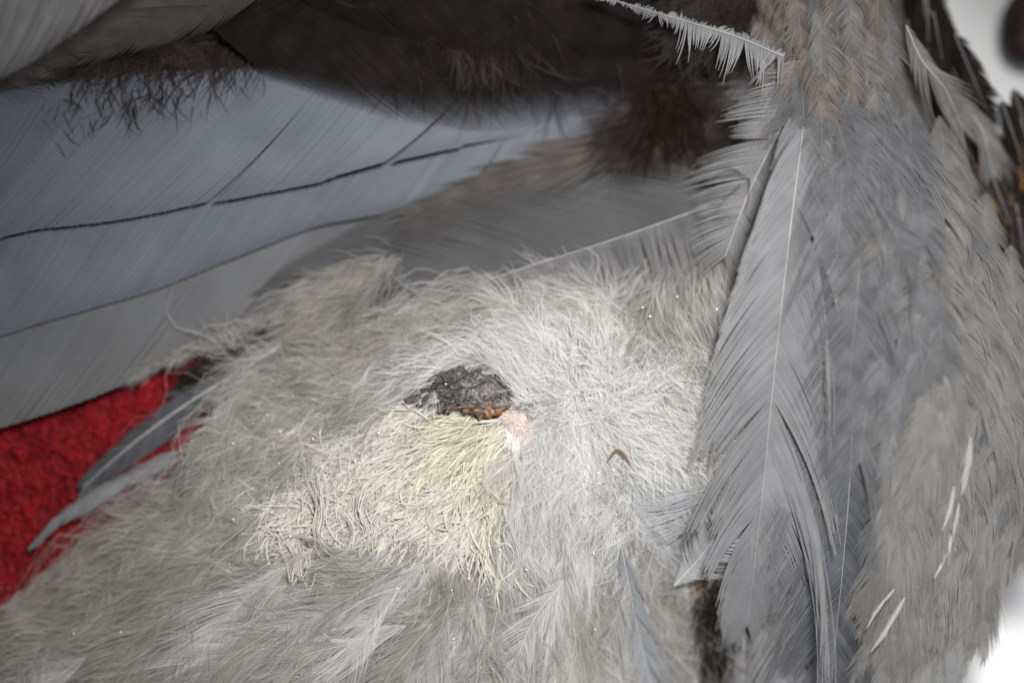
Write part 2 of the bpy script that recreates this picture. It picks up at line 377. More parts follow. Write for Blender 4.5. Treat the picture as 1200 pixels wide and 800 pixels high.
# ------------------------------------------------------------------ feathers with real barbs
def feather(name, ctrl, wl, wr, mat, spacing=2.2, a0=52, a1=24, clump=14, sa=2.5, conv=.25, sz=1.0, camber=4., ragged=.12,
            m=7, shaft_r=1.6, shaft_mat='shaft', roll=0., plume=0., wave=0., tip_round=True, thin=.8, edge_roll=0., label=None, parent=bird, wscale=1.25, split=0.0, tilt=.45, adv=False, zn=.25):
    """wl / wr: [(t, width), ...] to the left / right of the shaft as seen travelling from root to tip.
    plume = share of the length, from the root, where the barbs hang loose like down"""
    n0 = max(12, len(ctrl) * 8)
    _, Ltot = spline(ctrl, n0)
    nb = max(8, int(Ltot / spacing))
    C, _ = spline(ctrl, nb)
    T = norm(np.gradient(C, axis=0))
    up = np.tile(np.array([0., 0., 1.]), (nb, 1))
    # y points down in these units, so "left of travel" is
    Lf = norm(np.stack([T[:, 1], -T[:, 0], np.zeros(nb)], -1))
    t = np.linspace(0, 1, nb)
    B = Batch()
    for sgn, wp in ((1, wl), (-1, wr)):
        if wp is None: continue
        w = np.interp(t, [p[0] for p in wp], [p[1] for p in wp])
        if adv:   # widths are given where the barbs end, not where they start
            cot = 1 / math.tan(math.radians((a0 + a1) / 2)); t2 = t
            for _ in range(4):
                t2 = np.clip(t + np.interp(t2, [p[0] for p in wp], [p[1] for p in wp]) * cot / Ltot, 0, 1)
            w = np.interp(t2, [p[0] for p in wp], [p[1] for p in wp])
        if adv:
            kk = min(61, nb // 3 * 2 - 1); w = np.convolve(np.pad(w, kk // 2, mode='edge'), np.ones(kk) / kk, mode='valid')[:nb]
        # clumps of barbs that hook together
        sizes = np.maximum(2, rng.gamma(2.2, clump / 2.2, nb).astype(int) + 1)
        cid = np.repeat(np.arange(len(sizes)), sizes)[:nb]
        nc = cid.max() + 1
        first = np.searchsorted(cid, np.arange(nc)); last = np.r_[first[1:], nb] - 1
        mid = (first + last) / 2; ln = last - first + 1
        rel = (np.arange(nb) - mid[cid]) / np.maximum(ln[cid], 1)
        ca = rng.normal(0, sa, nc)
        ca += (rng.random(nc) < split) * rng.normal(0, sa * 3 + 4, nc)
        cz = rng.normal(0, sz, nc); cl = 1 + rng.normal(0, ragged * .6, nc)
        loose = np.clip((plume - t) / max(plume, 1e-3) * 2, 0, 1) if plume > 0 else np.zeros(nb)
        ang0 = np.radians(a0 + ca[cid] * .4 + rng.normal(0, 2.4 * zn + 5 * loose, nb))
        ang1 = np.radians(a1 + ca[cid] + rng.normal(0, 3.2 * zn + 9 * loose, nb))
        tipf = np.clip((t - .8) / .2, 0, 1) if tip_round else np.zeros(nb)
        ang0 = ang0 * (1 - .45 * tipf); ang1 = ang1 * (1 - .6 * tipf)
        u = np.linspace(0, 1, m)
        A = ang0[:, None] + (ang1 - ang0)[:, None] * u[None]
        if wave: A = A + np.radians(wave) * (.3 + loose[:, None]) * np.sin(u[None] * rng.uniform(3, 9, nb)[:, None] + rng.uniform(0, 6.3, nb)[:, None])
        sm = np.sin(A).mean(1)
        Lb = w / np.maximum(sm, .25) * cl[cid] * (1 + rng.normal(0, ragged * .5, nb))
        Lb = np.maximum(Lb, 1.5)
        du = 1 / (m - 1)
        dx = np.cos(A) * Lb[:, None] * du; dy = np.sin(A) * Lb[:, None] * du
        ax = np.cumsum(np.c_[np.zeros(nb), (dx[:, 1:] + dx[:, :-1]) / 2], 1)
        sy = np.cumsum(np.c_[np.zeros(nb), (dy[:, 1:] + dy[:, :-1]) / 2], 1)
        # hooked together towards the tip
        pull = -rel[:, None] * (ln[cid] * Ltot / nb)[:, None] * conv * u[None]**2
        ax = ax + pull
        z = -camber * u[None]**2 + cz[cid][:, None] * u[None]**1.5 + rng.normal(0, zn + 2.5 * loose, nb)[:, None] * u[None] - edge_roll * np.clip((u[None] - .75) / .25, 0, 1)**2
        z = z + math.tan(math.radians(roll)) * sy * sgn
        P = C[:, None] + T[:, None] * ax[..., None] + sgn * Lf[:, None] * sy[..., None]
        P[..., 2] += z
        Tb = norm(np.gradient(P, axis=1))
        side = norm(np.cross(Tb, np.array([0, 0, 1.])))
        wd = (Ltot / nb) * wscale * np.sin(np.clip(A, .5, 2)) * (1 - thin * u[None]**2.5) * (1 - .55 * loose)[:, None]
        tl = np.zeros_like(P); tl[..., 2] = tilt * sgn * (1 - .5 * u[None])
        B.ribbons(P, np.maximum(wd, .35), side, rnd=np.clip(.5 + .22 * rng.normal(size=nb) + .2 * rng.normal(size=nc)[cid], 0, 1), tilt=tl)
    f = B.build(name, M[mat], parent, C[0])
    if shaft_r > 0:
        k = min(40, nb); Cs, _ = spline(ctrl, k); Cs = Cs.copy(); Cs[:, 2] += .5
        rr = shaft_r * (1 - .8 * np.linspace(0, 1, k))
        b = Batch(); b.tubes(Cs[None], rr[None], 5)
        b.build('shaft', M[shaft_mat], f, C[0])
    if label: f['label'] = label
    return f

def on(pts, lift, sink=0): return [(x, y, float(H(x, y)) + lift - (sink if k == 0 else 0)) for k, (x, y) in enumerate(pts)]

# wing, top left: flight feathers seen large, each overlapping the one below it
W = dict(zn=.05, spacing=1.5, clump=90, sz=.2, wscale=1.6, camber=5, m=9, shaft_r=1.6, shaft_mat='shaftgrey', thin=.15, tip_round=False, tilt=.16, adv=True, ragged=.006)
feather('flight_feather', [(820, 160, -150), (640, 178, -92), (520, 196, -78), (350, 232, -68), (150, 290, -50), (-90, 365, -34)],
        [(0, 30), (.2, 70), (.4, 118), (.55, 136), (.68, 148), (.84, 158), (1, 160)], [(0, 20), (1, 20)], 'wing3', a0=44, a1=34, sa=.12, conv=.008, edge_roll=3, label='lowest ash grey flight feather, its edge over the red towel', **W)
W.update(clump=50, ragged=.004, shaft_r=.9)
feather('flight_feather', [(830, 130, -150), (660, 140, -78), (500, 168, -56), (380, 184, -48), (150, 228, -32), (-90, 285, -18)],
        [(0, 22), (.2, 44), (.38, 66), (.53, 84), (.63, 98), (.72, 118), (1, 132)], [(0, 20), (1, 20)], 'wing', a0=50, a1=38, sa=.15, conv=.01, edge_roll=6, split=.3, label='middle blue grey flight feather', **W)
feather('flight_feather', [(850, 100, -160), (700, 88, -90), (560, 84, -44), (400, 92, -24), (150, 104, -8), (-90, 140, 6)],
        [(0, 20), (.16, 60), (.32, 88), (.48, 112), (.64, 134), (.75, 158), (1, 160)], [(0, 20), (1, 20)], 'wing', a0=50, a1=38, sa=.15, conv=.01, edge_roll=6, split=.3, label='topmost blue grey flight feather with splits along its edge', **{**W, 'shaft_r': 0})
# brownish coverts along the top, their colour darkened to imitate shade
W.update(shaft_r=.0, thin=.3, clump=34)
feather('covert_feather', [(230, 10, 4), (400, 40, -6), (550, 58, -34), (760, 60, -84)], [(0, 30), (.5, 50), (1, 20)], [(0, 40), (.12, 58), (.3, 72), (.6, 92), (.8, 78), (1, 60)], 'wingbrown', a0=40, a1=24, sa=.3, conv=.03, split=.15, label='brownish covert feather with shade put into its colour, along the top of the wing', **W)
feather('covert_feather', [(300, -60, 10), (450, -30, 2), (600, 6, -24), (800, 20, -84)], [(0, 30), (.5, 60), (1, 20)], [(0, 30), (.25, 68), (.6, 66), (1, 50)], 'wingbrown', a0=44, a1=24, sa=.4, conv=.05, split=.0, **W)
feather('covert_feather', [(330, -30, 30), (260, 6, 26), (190, 28, 22), (110, 60, 16)], [(0, 14), (.5, 26), (1, 8)], [(0, 14), (.5, 26), (1, 8)], 'streak', spacing=1.6, wscale=2.5, a0=35, a1=14, clump=20, sa=3, conv=.3, camber=4, shaft_r=0, label='pale blurred covert feather at the top edge')
feather('flight_feather', [(230, -120, 96), (100, -60, 96), (-60, 20, 92), (-160, 70, 90)], [(0, 60), (.3, 92), (1, 96)], [(0, 60), (1, 60)], 'cornergrey', spacing=1.8, a0=48, a1=30, clump=80, sa=.6, conv=.05, camber=5, ragged=.01, m=8,
        edge_roll=5, thin=.6, tip_round=False, shaft_mat='shaftgrey', label='near blurred flight feather crossing the top left corner')
# smooth grey tertial whose barbs hang loose over the down
feather('tertial_feather', [(900, 215, -60), (800, 252, -44), (720, 280, -38), (620, 312, -38), (500, 352, -42)], [(0, 60), (.15, 112), (.4, 118), (.7, 84), (1, 30)], None, 'greysoft', spacing=1.3,
        a0=88, a1=70, clump=8, sa=4, conv=.4, camber=3, m=9, ragged=.25, shaft_r=.8, wave=9, wscale=2.0, label='smooth grey feather with pale shaft, its barbs hanging loose into the down')
feather('tertial_feather', [(900, 212, -70), (800, 250, -50), (720, 278, -43), (620, 310, -43), (500, 350, -47), (360, 400, -70)], None, [(0, 60), (.3, 96), (.6, 92), (.8, 70), (1, 30)], 'ashsoft', spacing=1.4, thin=.3, wscale=1.8,
        a0=40, a1=26, clump=80, sa=.15, conv=.01, zn=.05, camber=5, m=9, ragged=.10, shaft_r=0, tilt=.16, tip_round=False, edge_roll=6, label='smooth ash grey upper half of the pale shafted feather')
feather('tertial_feather', [(840, 160, -120), (700, 185, -80), (560, 232, -62), (400, 300, -58), (330, 340, -62)], [(0, 30), (.4, 70), (1, 30)], [(0, 20), (.4, 40), (1, 16)], 'ashsoft', spacing=1.4,
        a0=40, a1=22, clump=60, sa=.2, conv=.02, zn=.05, camber=4, m=8, ragged=.03, shaft_r=.0, shaft_mat='shaftgrey', tilt=.16, thin=.3, wscale=1.8)
for q in range(3):
    feather('tertial_feather', [(790, 136 + 6 * q, -110), (720, 160 + 10 * q, -74), (640, 188 + 14 * q, -60), (480, 250 + 20 * q, -52)], [(0, 12), (.4, 24), (1, 10)], [(0, 12), (.4, 22), (1, 8)], 'streak', spacing=1.5,
        a0=22, a1=8, clump=8, sa=4, conv=.3, camber=2, m=7, ragged=.3, shaft_r=.0, tilt=.2, wscale=3.0)
# feather tips that stick out under the belly over the towel
feather('tail_covert_feather', [(330, 405, -52), (230, 466, -58), (160, 516, -62), (98, 570, -64)], [(0, 18), (.5, 24), (.9, 16), (1, 4)], [(0, 14), (.5, 15), (.9, 10), (1, 3)], 'slate', spacing=1.8, a0=40, a1=15, clump=40, sa=1, conv=.1, camber=5, ragged=.03, edge_roll=4,
        label='dark grey feather tip lying over the red towel')
feather('tail_covert_feather', [(372, 362, -58), (295, 405, -64), (206, 462, -72)], [(0, 12), (.5, 16), (1, 5)], [(0, 14), (.5, 18), (1, 5)], 'slate', spacing=1.8, a0=40, a1=15, clump=30, sa=1, conv=.1, camber=4, ragged=.03)
feather('tail_covert_feather', [(210, 530, -44), (125, 572, -52), (72, 604, -58), (34, 642, -62)], [(0, 10), (.5, 13), (.85, 7), (1, 1)], [(0, 8), (.5, 6), (1, 1)], 'grey', shaft_mat='shaftgrey', shaft_r=.8, spacing=1.8, a0=34, a1=12, clump=20, sa=2, conv=.2, camber=4, ragged=.06, label='pale pointed feather tip over the red towel')
# small lacy white feather at the top
feather('lacy_feather', [(918, 66, 4), (860, 42, 2), (800, 24, 0), (730, 4, -4), (690, -6, -6)], [(0, 18), (.1, 40), (.35, 38), (.5, 46), (.55, 12), (1, 6)], [(0, 5), (1, 3)], 'grey', shaft_mat='shaftmid', spacing=2.0, a0=104, a1=92, clump=7, sa=12, conv=.35, camber=2, m=7, ragged=.6, shaft_r=1.2, wscale=.9, wave=6, label='small lacy white feather across the dark hollow')
feather('lacy_feather', [(520, -14, -6), (470, 2, -6), (420, 6, -6), (395, 2, -6)], [(0, 4), (.5, 4), (1, 1)], [(0, 4), (.5, 3), (1, 1)], 'white', spacing=2.2, a0=25, a1=10, clump=10, sa=2, conv=.2, camber=1, shaft_r=1.4, label='white feather edge at the top')

# breast side, right: long grey feathers
def vane(name, pts, lift, wl, wr, mat, sink=0, **k): return feather(name, on(pts, lift, sink), wl, wr, mat, **k)
vane('breast_feather', [(1000, 470), (996, 560), (988, 660), (975, 790), (970, 850)], 6, [(0, 40), (.3, 68), (.6, 62), (1, 20)], [(0, 40), (.5, 60), (1, 24)], 'slate', spacing=1.9, shaft_mat='shaftgrey', shaft_r=1., a0=40, a1=18, clump=22, sa=2.5, conv=.3, m=8, label='slate grey breast feather half hidden at the lower right')
vane('breast_feather', [(930, 600), (925, 700), (930, 850)], 3, [(0, 30), (.5, 60), (1, 30)], [(0, 30), (.5, 60), (1, 30)], 'grey', spacing=2., a0=38, a1=15, clump=12, sa=4, conv=.4, m=8)
vane('breast_feather', [(886, 590), (874, 700), (870, 850)], -2, [(0, 24), (.5, 40), (1, 30)], [(0, 10), (.5, 24), (1, 16)], 'grey', spacing=2., a0=38, a1=15, clump=9, sa=5, conv=.5, m=8)
vane('breast_feather', [(1010, 330), (985, 470), (965, 600), (950, 760)], 9, [(0, 30), (.3, 56), (.7, 50), (1, 14)], [(0, 30), (.4, 60), (.8, 50), (1, 10)], 'greylight', spacing=1.9, a0=42, a1=18, clump=12, sa=4, conv=.4, m=8, ragged=.15, shaft_r=.8, shaft_mat='shaftgrey')
for pts in ([(985, 120), (985, 240), (972, 370)], [(1012, 190), (1006, 330), (992, 470)], [(968, 280), (960, 420), (946, 570)], [(1030, 300), (1022, 420), (1008, 540)]):
    vane('breast_feather', pts, 16, [(0, 24), (.3, 54), (.7, 56), (1, 22)], [(0, 24), (.3, 54), (.7, 56), (1, 22)], 'greysoft', sink=26, spacing=1.7, a0=40, a1=16, clump=10, sa=4, conv=.3, m=8, ragged=.18, shaft_r=.5, shaft_mat='shaftmid', wscale=1.8, wave=4, tilt=.25)
vane('breast_feather', [(944, 116), (940, 160), (926, 270), (909, 420), (894, 570), (876, 730)], 30, [(0, 30), (.15, 62), (.4, 92), (.7, 88), (.9, 60), (1, 24)], [(0, 24), (.12, 42), (.3, 74), (.5, 84), (.7, 50), (.92, 24), (1, 8)], 'greylight',
     sink=34, spacing=1.9, a0=38, a1=17, clump=34, sa=1.3, conv=.12, m=10, ragged=.10, shaft_r=1.6, shaft_mat='shaftmid', split=.16, camber=5, sz=.4, tilt=.3, thin=.5, wscale=1.6, wave=2, label='long pale grey feather with dark shaft and split vane')
vane('breast_feather', [(960, 60), (925, 130), (880, 220), (850, 300)], 12, [(0, 20), (.4, 40), (1, 14)], [(0, 30), (.3, 62), (.7, 56), (1, 20)], 'grey', spacing=3.0, a0=62, a1=48, clump=8, sa=4, conv=.25, m=8, ragged=.18, wscale=.8, camber=3, shaft_r=1.2)
vane('breast_feather', [(930, 20), (896, 100), (870, 190), (862, 250)], 4, [(0, 20), (.4, 36), (1, 14)], [(0, 20), (.3, 46), (.7, 46), (1, 16)], 'grey', spacing=3.6, a0=68, a1=56, clump=6, sa=4, conv=.2, m=7, ragged=.18, wscale=.65, camber=3, shaft_r=1.0, label='comb fringed grey feather beside the dark hollow')
vane('breast_feather', [(915, -40), (900, 20), (888, 80), (880, 150)], 2, [(0, 24), (.5, 32), (1, 10)], [(0, 14), (.5, 26), (1, 10)], 'brown', spacing=3.0, a0=56, a1=36, clump=6, sa=4, conv=.2, m=7, ragged=.2, wscale=.75)
for yb in (96, 66, 36, 0, -35, -70):
    for x0 in np.arange(893, 1060, 21):
        x0 = x0 + rng.normal(0, 6); y0 = yb + rng.normal(0, 12); L = rng.uniform(75, 110); a = rng.normal(.02, .16) - (x0 - 970) * .0012; w = rng.uniform(17, 26)
        if x0 > 1046 - max(0, 40 - y0) * .1 or (y0 > 60 and x0 < 925): continue
        x1, y1 = x0 + math.sin(a) * L, y0 + math.cos(a) * L
        vane('neck_feather', [(x0, y0), ((x0 + x1) / 2 + rng.normal(0, 3), (y0 + y1) / 2), (x1, y1)], rng.uniform(22, 30) - yb * .06, [(0, w * .4), (.5, w), (.9, w * .7), (1, 4)], [(0, w * .4), (.5, w), (.9, w * .7), (1, 4)], ('greysoft' if yb > 60 else 'neckbrown' if rng.random() < .4 else 'neckgrey'), sink=22,
             spacing=2.0, a0=48, a1=20, clump=5, sa=6, conv=.35, m=6, ragged=.22, shaft_r=.5, shaft_mat='shaftgrey', wscale=1.3, wave=5, camber=5)
# small overlapping contour feathers on the right, lowest rows first
rows = []
for y in np.arange(560, 90, -30):
    for x in np.arange(955, 1240, 30):
        rows.append((x + rng.normal(0, 7) + (15 if int(y / 30) % 2 else 0), y + rng.normal(0, 6)))
for x, y in rows:
    xmax = np.interp(y, [90, 200, 330, 480, 590], [1080, 1138, 1222, 1240, 1225])
    if x > xmax or (x < 1015 and y > 330) or (x < 1012 and y > 160) or (y > 430 and x < 1060): continue
    L = rng.uniform(64, 92) * (1.2 if y > 350 else 1); w = rng.uniform(24, 34)
    a = np.interp(x, [950, 1050, 1180], [.10, .0, -.08]) + rng.normal(0, .22) - (y > 420) * .18
    tipx, tipy = x + math.sin(a) * L, y + math.cos(a) * L
    mt = 'flanksoft' if (x > 1085 + rng.normal(0, 25) or y > 420) else 'greysoft'
    z0 = float(H(x, y)) + 3 + (560 - y) * .012 + rng.uniform(0, 3)
    z1 = float(H(tipx, tipy)) + 8 + rng.uniform(0, 6)
    feather('contour_feather', [(x, y, z0), ((x + tipx) / 2, (y + tipy) / 2, (z0 + z1) / 2 + 4), (tipx, tipy, z1)], [(0, w * .4), (.3, w * .9), (.6, w), (.85, w * .85), (1, w * .45)], [(0, w * .4), (.3, w * .9), (.6, w), (.85, w * .85), (1, w * .45)], mt,
            spacing=1.7, a0=46, a1=14, clump=6, sa=5, conv=.3, m=6, ragged=.22, shaft_r=.4, shaft_mat='shaftgrey', camber=7, sz=1.0, wscale=2.2, wave=5, tilt=.1)
# long hair-like flank feathers lower right
for i in range(135):
    x = rng.uniform(1045, 1240); y = rng.uniform(480, 670)
    if x > np.interp(y, [480, 600, 690], [1242, 1228, 1148]): continue
    L = rng.uniform(100, 170); a = rng.normal(-.22, .10) - max(0, (x - 1100)) * .0022
    tx, ty = x + math.sin(a) * L, y + math.cos(a) * L
    z0, z1 = float(H(x, y)) + 5, float(H(tx, ty)) + 8 + rng.uniform(0, 6)
    w = rng.uniform(10, 18)
    feather('flank_feather', [(x, y, z0), ((x + tx) / 2 + rng.normal(0, 4), (y + ty) / 2, (z0 + z1) / 2 + 5), (tx, ty, z1)], [(0, w * .6), (.5, w), (1, 3)], [(0, w * .6), (.5, w), (1, 3)], 'greysoft' if rng.random() < .35 and y < 570 else 'flanksoft',
            spacing=1.7, a0=24, a1=5, clump=5, sa=5, conv=.4, m=7, ragged=.3, shaft_r=.3, shaft_mat='shaftgrey', wscale=2.6, wave=5, tilt=.1)
for pts, w in [([(1138, 512), (1134, 540), (1126, 580)], 6), ([(1118, 570), (1112, 600), (1104, 622)], 4.5), ([(1124, 590), (1112, 640), (1096, 676)], 4), ([(1060, 700), (1040, 735), (1022, 762)], 5), ([(1048, 690), (1030, 712), (1016, 735)], 3)]:
    vane('white_quill_feather', pts, 30, [(0, w), (.5, w), (1, 1)], [(0, w), (.5, w), (1, 1)], 'whitesoft', spacing=1.6, a0=14, a1=4, clump=10, sa=2, conv=.2, m=6, ragged=.3, shaft_r=.8, wscale=2.5)
# rust-edged feathers at the upper right; plain dark ones paint the gap's shade
for i in range(58):
    x = rng.uniform(1070, 1195) if i > 14 else rng.uniform(1060, 1098); y = rng.uniform(-40, 250) if i > 14 else rng.uniform(-60, 30)
    xm = np.interp(y, [-40, 40, 100, 130, 200], [1126, 1138, 1165, 1205, 1220])
    x = min(x, xm - 14)
    L = rng.uniform(80, 120); a = rng.normal(.28, .12) * (1. if i > 14 else .4)
    if i > 14 and y < 40: x = min(x, 1100)
    if i >= 46: x = rng.uniform(1165, 1225); y = rng.uniform(98, 190)
    tx, ty = x + math.sin(a) * L, y + math.cos(a) * L
    z = -115 + (i % 5) * 9
    w = rng.uniform(14, 24)
    feather('nape_feather', [(x, y, z), ((x + tx) / 2, (y + ty) / 2, z + 3), (tx, ty, z - 18)], [(0, w * .5), (.5, w), (.85, w * .7), (1, 3)], [(0, w * .5), (.5, w), (.85, w * .7), (1, 3)], 'darkorange' if (i % 2 and y > 40) else 'dark',
            spacing=2.5, a0=44, a1=18, clump=8, sa=5, conv=.4, m=5, ragged=.2, shaft_r=.9, shaft_mat='shaftgrey')
feather('nape_feather', [(1062, 30, -20), (1080, 70, -26), (1108, 105, -34), (1128, 150, -48)], [(0, 6), (.4, 22), (.8, 20), (1, 6)], [(0, 6), (.3, 26), (.7, 34), (1, 12)], 'neckgrey', wscale=2.0, spacing=1.8, a0=30, a1=10, clump=6, sa=5, conv=.5, m=6, ragged=.2, shaft_r=1., label='brown grey feather with a dark spot over the black gap')
feather('nape_feather', [(1120, 110, -60), (1150, 150, -70), (1165, 210, -80)], [(0, 10), (.5, 18), (1, 5)], [(0, 10), (.5, 22), (1, 6)], 'neckgrey', spacing=2.0, wscale=2., a0=30, a1=12, clump=6, sa=5, conv=.5, m=6, ragged=.2, shaft_r=1.)
# loose bluish plume with barbs combed to the right, beside the long feather
vane('plume_feather', [(826, 668), (796, 676), (764, 648), (744, 604), (742, 556)], 7, None, [(0, 10), (.25, 50), (.5, 92), (.75, 104), (1, 80)], 'plumeblue', spacing=1.6, a0=104, a1=58, clump=9, sa=6, conv=.5, m=10, ragged=.3, shaft_r=.9, tip_round=False, camber=-13, wscale=1.5, wave=9, label='curved plume with bluish barbs combed towards the long feather')
vane('plume_feather', [(790, 686), (818, 655), (852, 612)], 22, [(0, 3), (.35, 34), (.6, 44), (1, 14)], [(0, 3), (.35, 38), (.6, 50), (1, 14)], 'plumeblue', spacing=1.8, a0=66, a1=40, clump=6, sa=9, conv=.5, m=8, ragged=.35, shaft_r=.9, wscale=1.5, wave=8)
vane('plume_feather', [(728, 640), (746, 730), (770, 830)], 18, [(0, 12), (.4, 34), (1, 20)], [(0, 12), (.4, 32), (1, 20)], 'plumeblue', spacing=1.4, a0=22, a1=6, clump=5, sa=8, conv=.6, m=9, ragged=.45, shaft_r=.6, wave=12, wscale=1.8)
vane('plume_feather', [(800, 660), (808, 730), (818, 830)], 8, [(0, 4), (.5, 8), (1, 6)], [(0, 4), (.5, 8), (1, 6)], 'down', spacing=2.0, a0=14, a1=4, clump=6, sa=4, conv=.5, m=7, ragged=.3, shaft_r=1.2)
vane('plume_feather', [(660, 680), (618, 740), (580, 850)], 14, [(0, 20), (.5, 46), (1, 30)], [(0, 20), (.5, 46), (1, 30)], 'downsoft', spacing=1.6, a0=36, a1=10, clump=4, sa=9, conv=.6, m=8, ragged=.4, shaft_r=.7, wave=16, wscale=2.2)
vane('plume_feather', [(100, 770), (60, 795), (10, 812)], 10, [(0, 10), (.5, 20), (1, 8)], [(0, 20), (.5, 30), (1, 8)], 'whitesoft', wscale=2.2, spacing=1.8, a0=30, a1=10, clump=8, sa=4, conv=.4, m=7, ragged=.2, shaft_r=1., label='white blurred feather at the bottom left')

# ------------------------------------------------------------------ down
FL = np.array([(700,380,-.7,-.7),(640,340,-1,-.2),(600,380,-1,-.12),(500,392,-1,.28),(420,430,-.9,.5),(350,480,-.8,.62),(740,330,-.3,.9),(820,300,-.2,1),
 (790,400,.2,.9),(810,470,.7,.5),(780,560,.5,.8),(700,600,.05,1),(650,700,-.2,1),(550,720,-.55,.8),(450,720,-.85,.5),(330,640,-.75,.5),(300,700,-.85,.42),
 (200,620,-.85,.5),(100,700,-.75,.7),(250,520,-.75,.65),(400,560,-.5,.85),(720,760,.08,1),(780,700,.2,1),(560,790,-.45,.9),(640,520,.2,1),(620,440,-.3,-.8),
 (350,780,-.85,.5),(850,760,.1,1),(640,600,0,1),(470,440,-.95,.3),(560,300,-.95,.35),(450,340,-.9,.45)], float)
def flow(x, y):
    d2 = (x[..., None] - FL[:, 0])**2 + (y[..., None] - FL[:, 1])**2 + 400.
    w = d2**-1.5
    vx = (w * FL[:, 2]).sum(-1); vy = (w * FL[:, 3]).sum(-1)
    bx, by = x - 695, y - 468
    br = np.hypot(bx, by) + 1e-6
    k = np.exp(-(br / 75.)**2) * 1.8 * w.sum(-1)
    vx = vx + k * bx / br; vy = vy + k * by / br
    n = np.hypot(vx, vy) + 1e-12
    vx, vy = vx / n, vy / n
    a = .30 * np.sin(x / 47. + 1.7 * np.sin(y / 61.)) + .24 * np.sin(y / 37. - x / 71. + 1.) + .12 * np.sin(x / 17. + y / 23.)
    ca, sa_ = np.cos(a), np.sin(a)
    return vx * ca - vy * sa_, vx * sa_ + vy * ca
WAX = [(318, 575), (340, 540), (400, 500), (455, 470), (500, 472), (560, 478), (592, 500), (612, 530), (612, 590), (598, 632), (560, 655), (505, 640), (455, 620), (420, 640), (380, 655), (345, 640)]
SCAB = [(474, 474), (492, 452), (510, 436), (545, 431), (578, 440), (596, 455), (601, 472), (588, 486), (560, 490), (540, 480), (525, 487), (505, 474)]
DOWN = [(-30, 760), (70, 694), (150, 632), (240, 545), (300, 490), (360, 425), (410, 386), (470, 352), (560, 345), (660, 352), (740, 350), (850, 345), (850, 460), (836, 560), (800, 640), (822, 720), (830, 830), (-30, 830)]
EDGE = [(-30, 722), (30, 684), (110, 616), (200, 528), (262, 476), (330, 415), (400, 376), (480, 400), (330, 560), (200, 680), (60, 800), (-30, 800)]

def strands(x, y, L, m=7, lift=6., curl=.5, spread=.25, start_lift=0., ang_off=None):
    """polylines that follow the lie of the down"""
    n = len(x)
    P = np.zeros((n, m, 3)); cx, cy = x.copy(), y.copy()
    da = rng.normal(0, spread, n) if ang_off is None else ang_off
    c1 = rng.normal(0, curl, n); ph = rng.uniform(0, 6.28, n); fr = rng.uniform(2, 5, n); wv = rng.uniform(0, curl, n)
    ll = lift * rng.uniform(.25, 1.2, n)
    z0 = H(x, y) + start_lift
    for j in range(m):
        u = j / (m - 1)
        z = H(cx, cy) if j % 2 == 0 or j == m - 1 else None
        if z is None: z = np.nan
        P[:, j, 0] = cx; P[:, j, 1] = cy; P[:, j, 2] = z
        P[:, j, 2] += start_lift + ll * math.sin(min(1., u * 1.35) * 1.9)
        vx, vy = flow(cx, cy)
        a = da * (1 - .5 * u) + c1 * u + wv * np.sin(fr * u * 3 + ph)
        ca, sa_ = np.cos(a), np.sin(a)
        st = L / (m - 1)
        cx = cx + (vx * ca - vy * sa_) * st; cy = cy + (vx * sa_ + vy * ca) * st
    for j in range(1, m - 1):
        bad = np.isnan(P[:, j, 2])
        if bad.any():
            u = j / (m - 1)
            mid = (P[:, j - 1, 2] + P[:, j + 1, 2]) / 2
            P[bad, j, 2] = mid[bad]
    return P
def rand_side(P, roll=.9):
    T = norm(np.gradient(P, axis=1))
    s = norm(np.cross(T, np.array([0, 0, 1.])))
    b = np.cross(s, T)
    a = rng.normal(0, roll, len(P))[:, None, None]
    return s * np.cos(a) + b * np.sin(a)
def sample(poly, n, avoid=None, jit=0.):
    xs, ys = [p[0] for p in poly], [p[1] for p in poly]
    out = np.zeros((0, 2))
    while len(out) < n:
        q = np.stack([rng.uniform(min(xs), max(xs), n), rng.uniform(min(ys), max(ys), n)], -1)
        qq = q + rng.normal(0, jit, q.shape) if jit else q
        k = inside(qq[:, 0], qq[:, 1], poly)
        if avoid is not None:
            for av in avoid: k &= ~inside(q[:, 0], q[:, 1], av)
        out = np.vstack([out, q[k]])
    return out[:n]
def in_clumps(P, size=26, amt=.6):
    """draw strand ends together in tufts"""
    n, m = P.shape[:2]
    key = np.floor(P[:, 0, 0] / size + .35 * np.sin(P[:, 0, 1] / 17.)).astype(int) * 10007 + np.floor(P[:, 0, 1] / size + .35 * np.sin(P[:, 0, 0] / 13.)).astype(int)
    _, inv = np.unique(key, return_inverse=True)
    cnt = np.bincount(inv)
    u = np.linspace(0, 1, m)
    for j in range(1, m):
        for k in range(3):
            mean = np.bincount(inv, P[:, j, k]) / cnt
            w = amt * u[j]**1.5 * (.6 + .4 * rng.random(n))
            P[:, j, k] += (mean[inv] - P[:, j, k]) * w
    return P

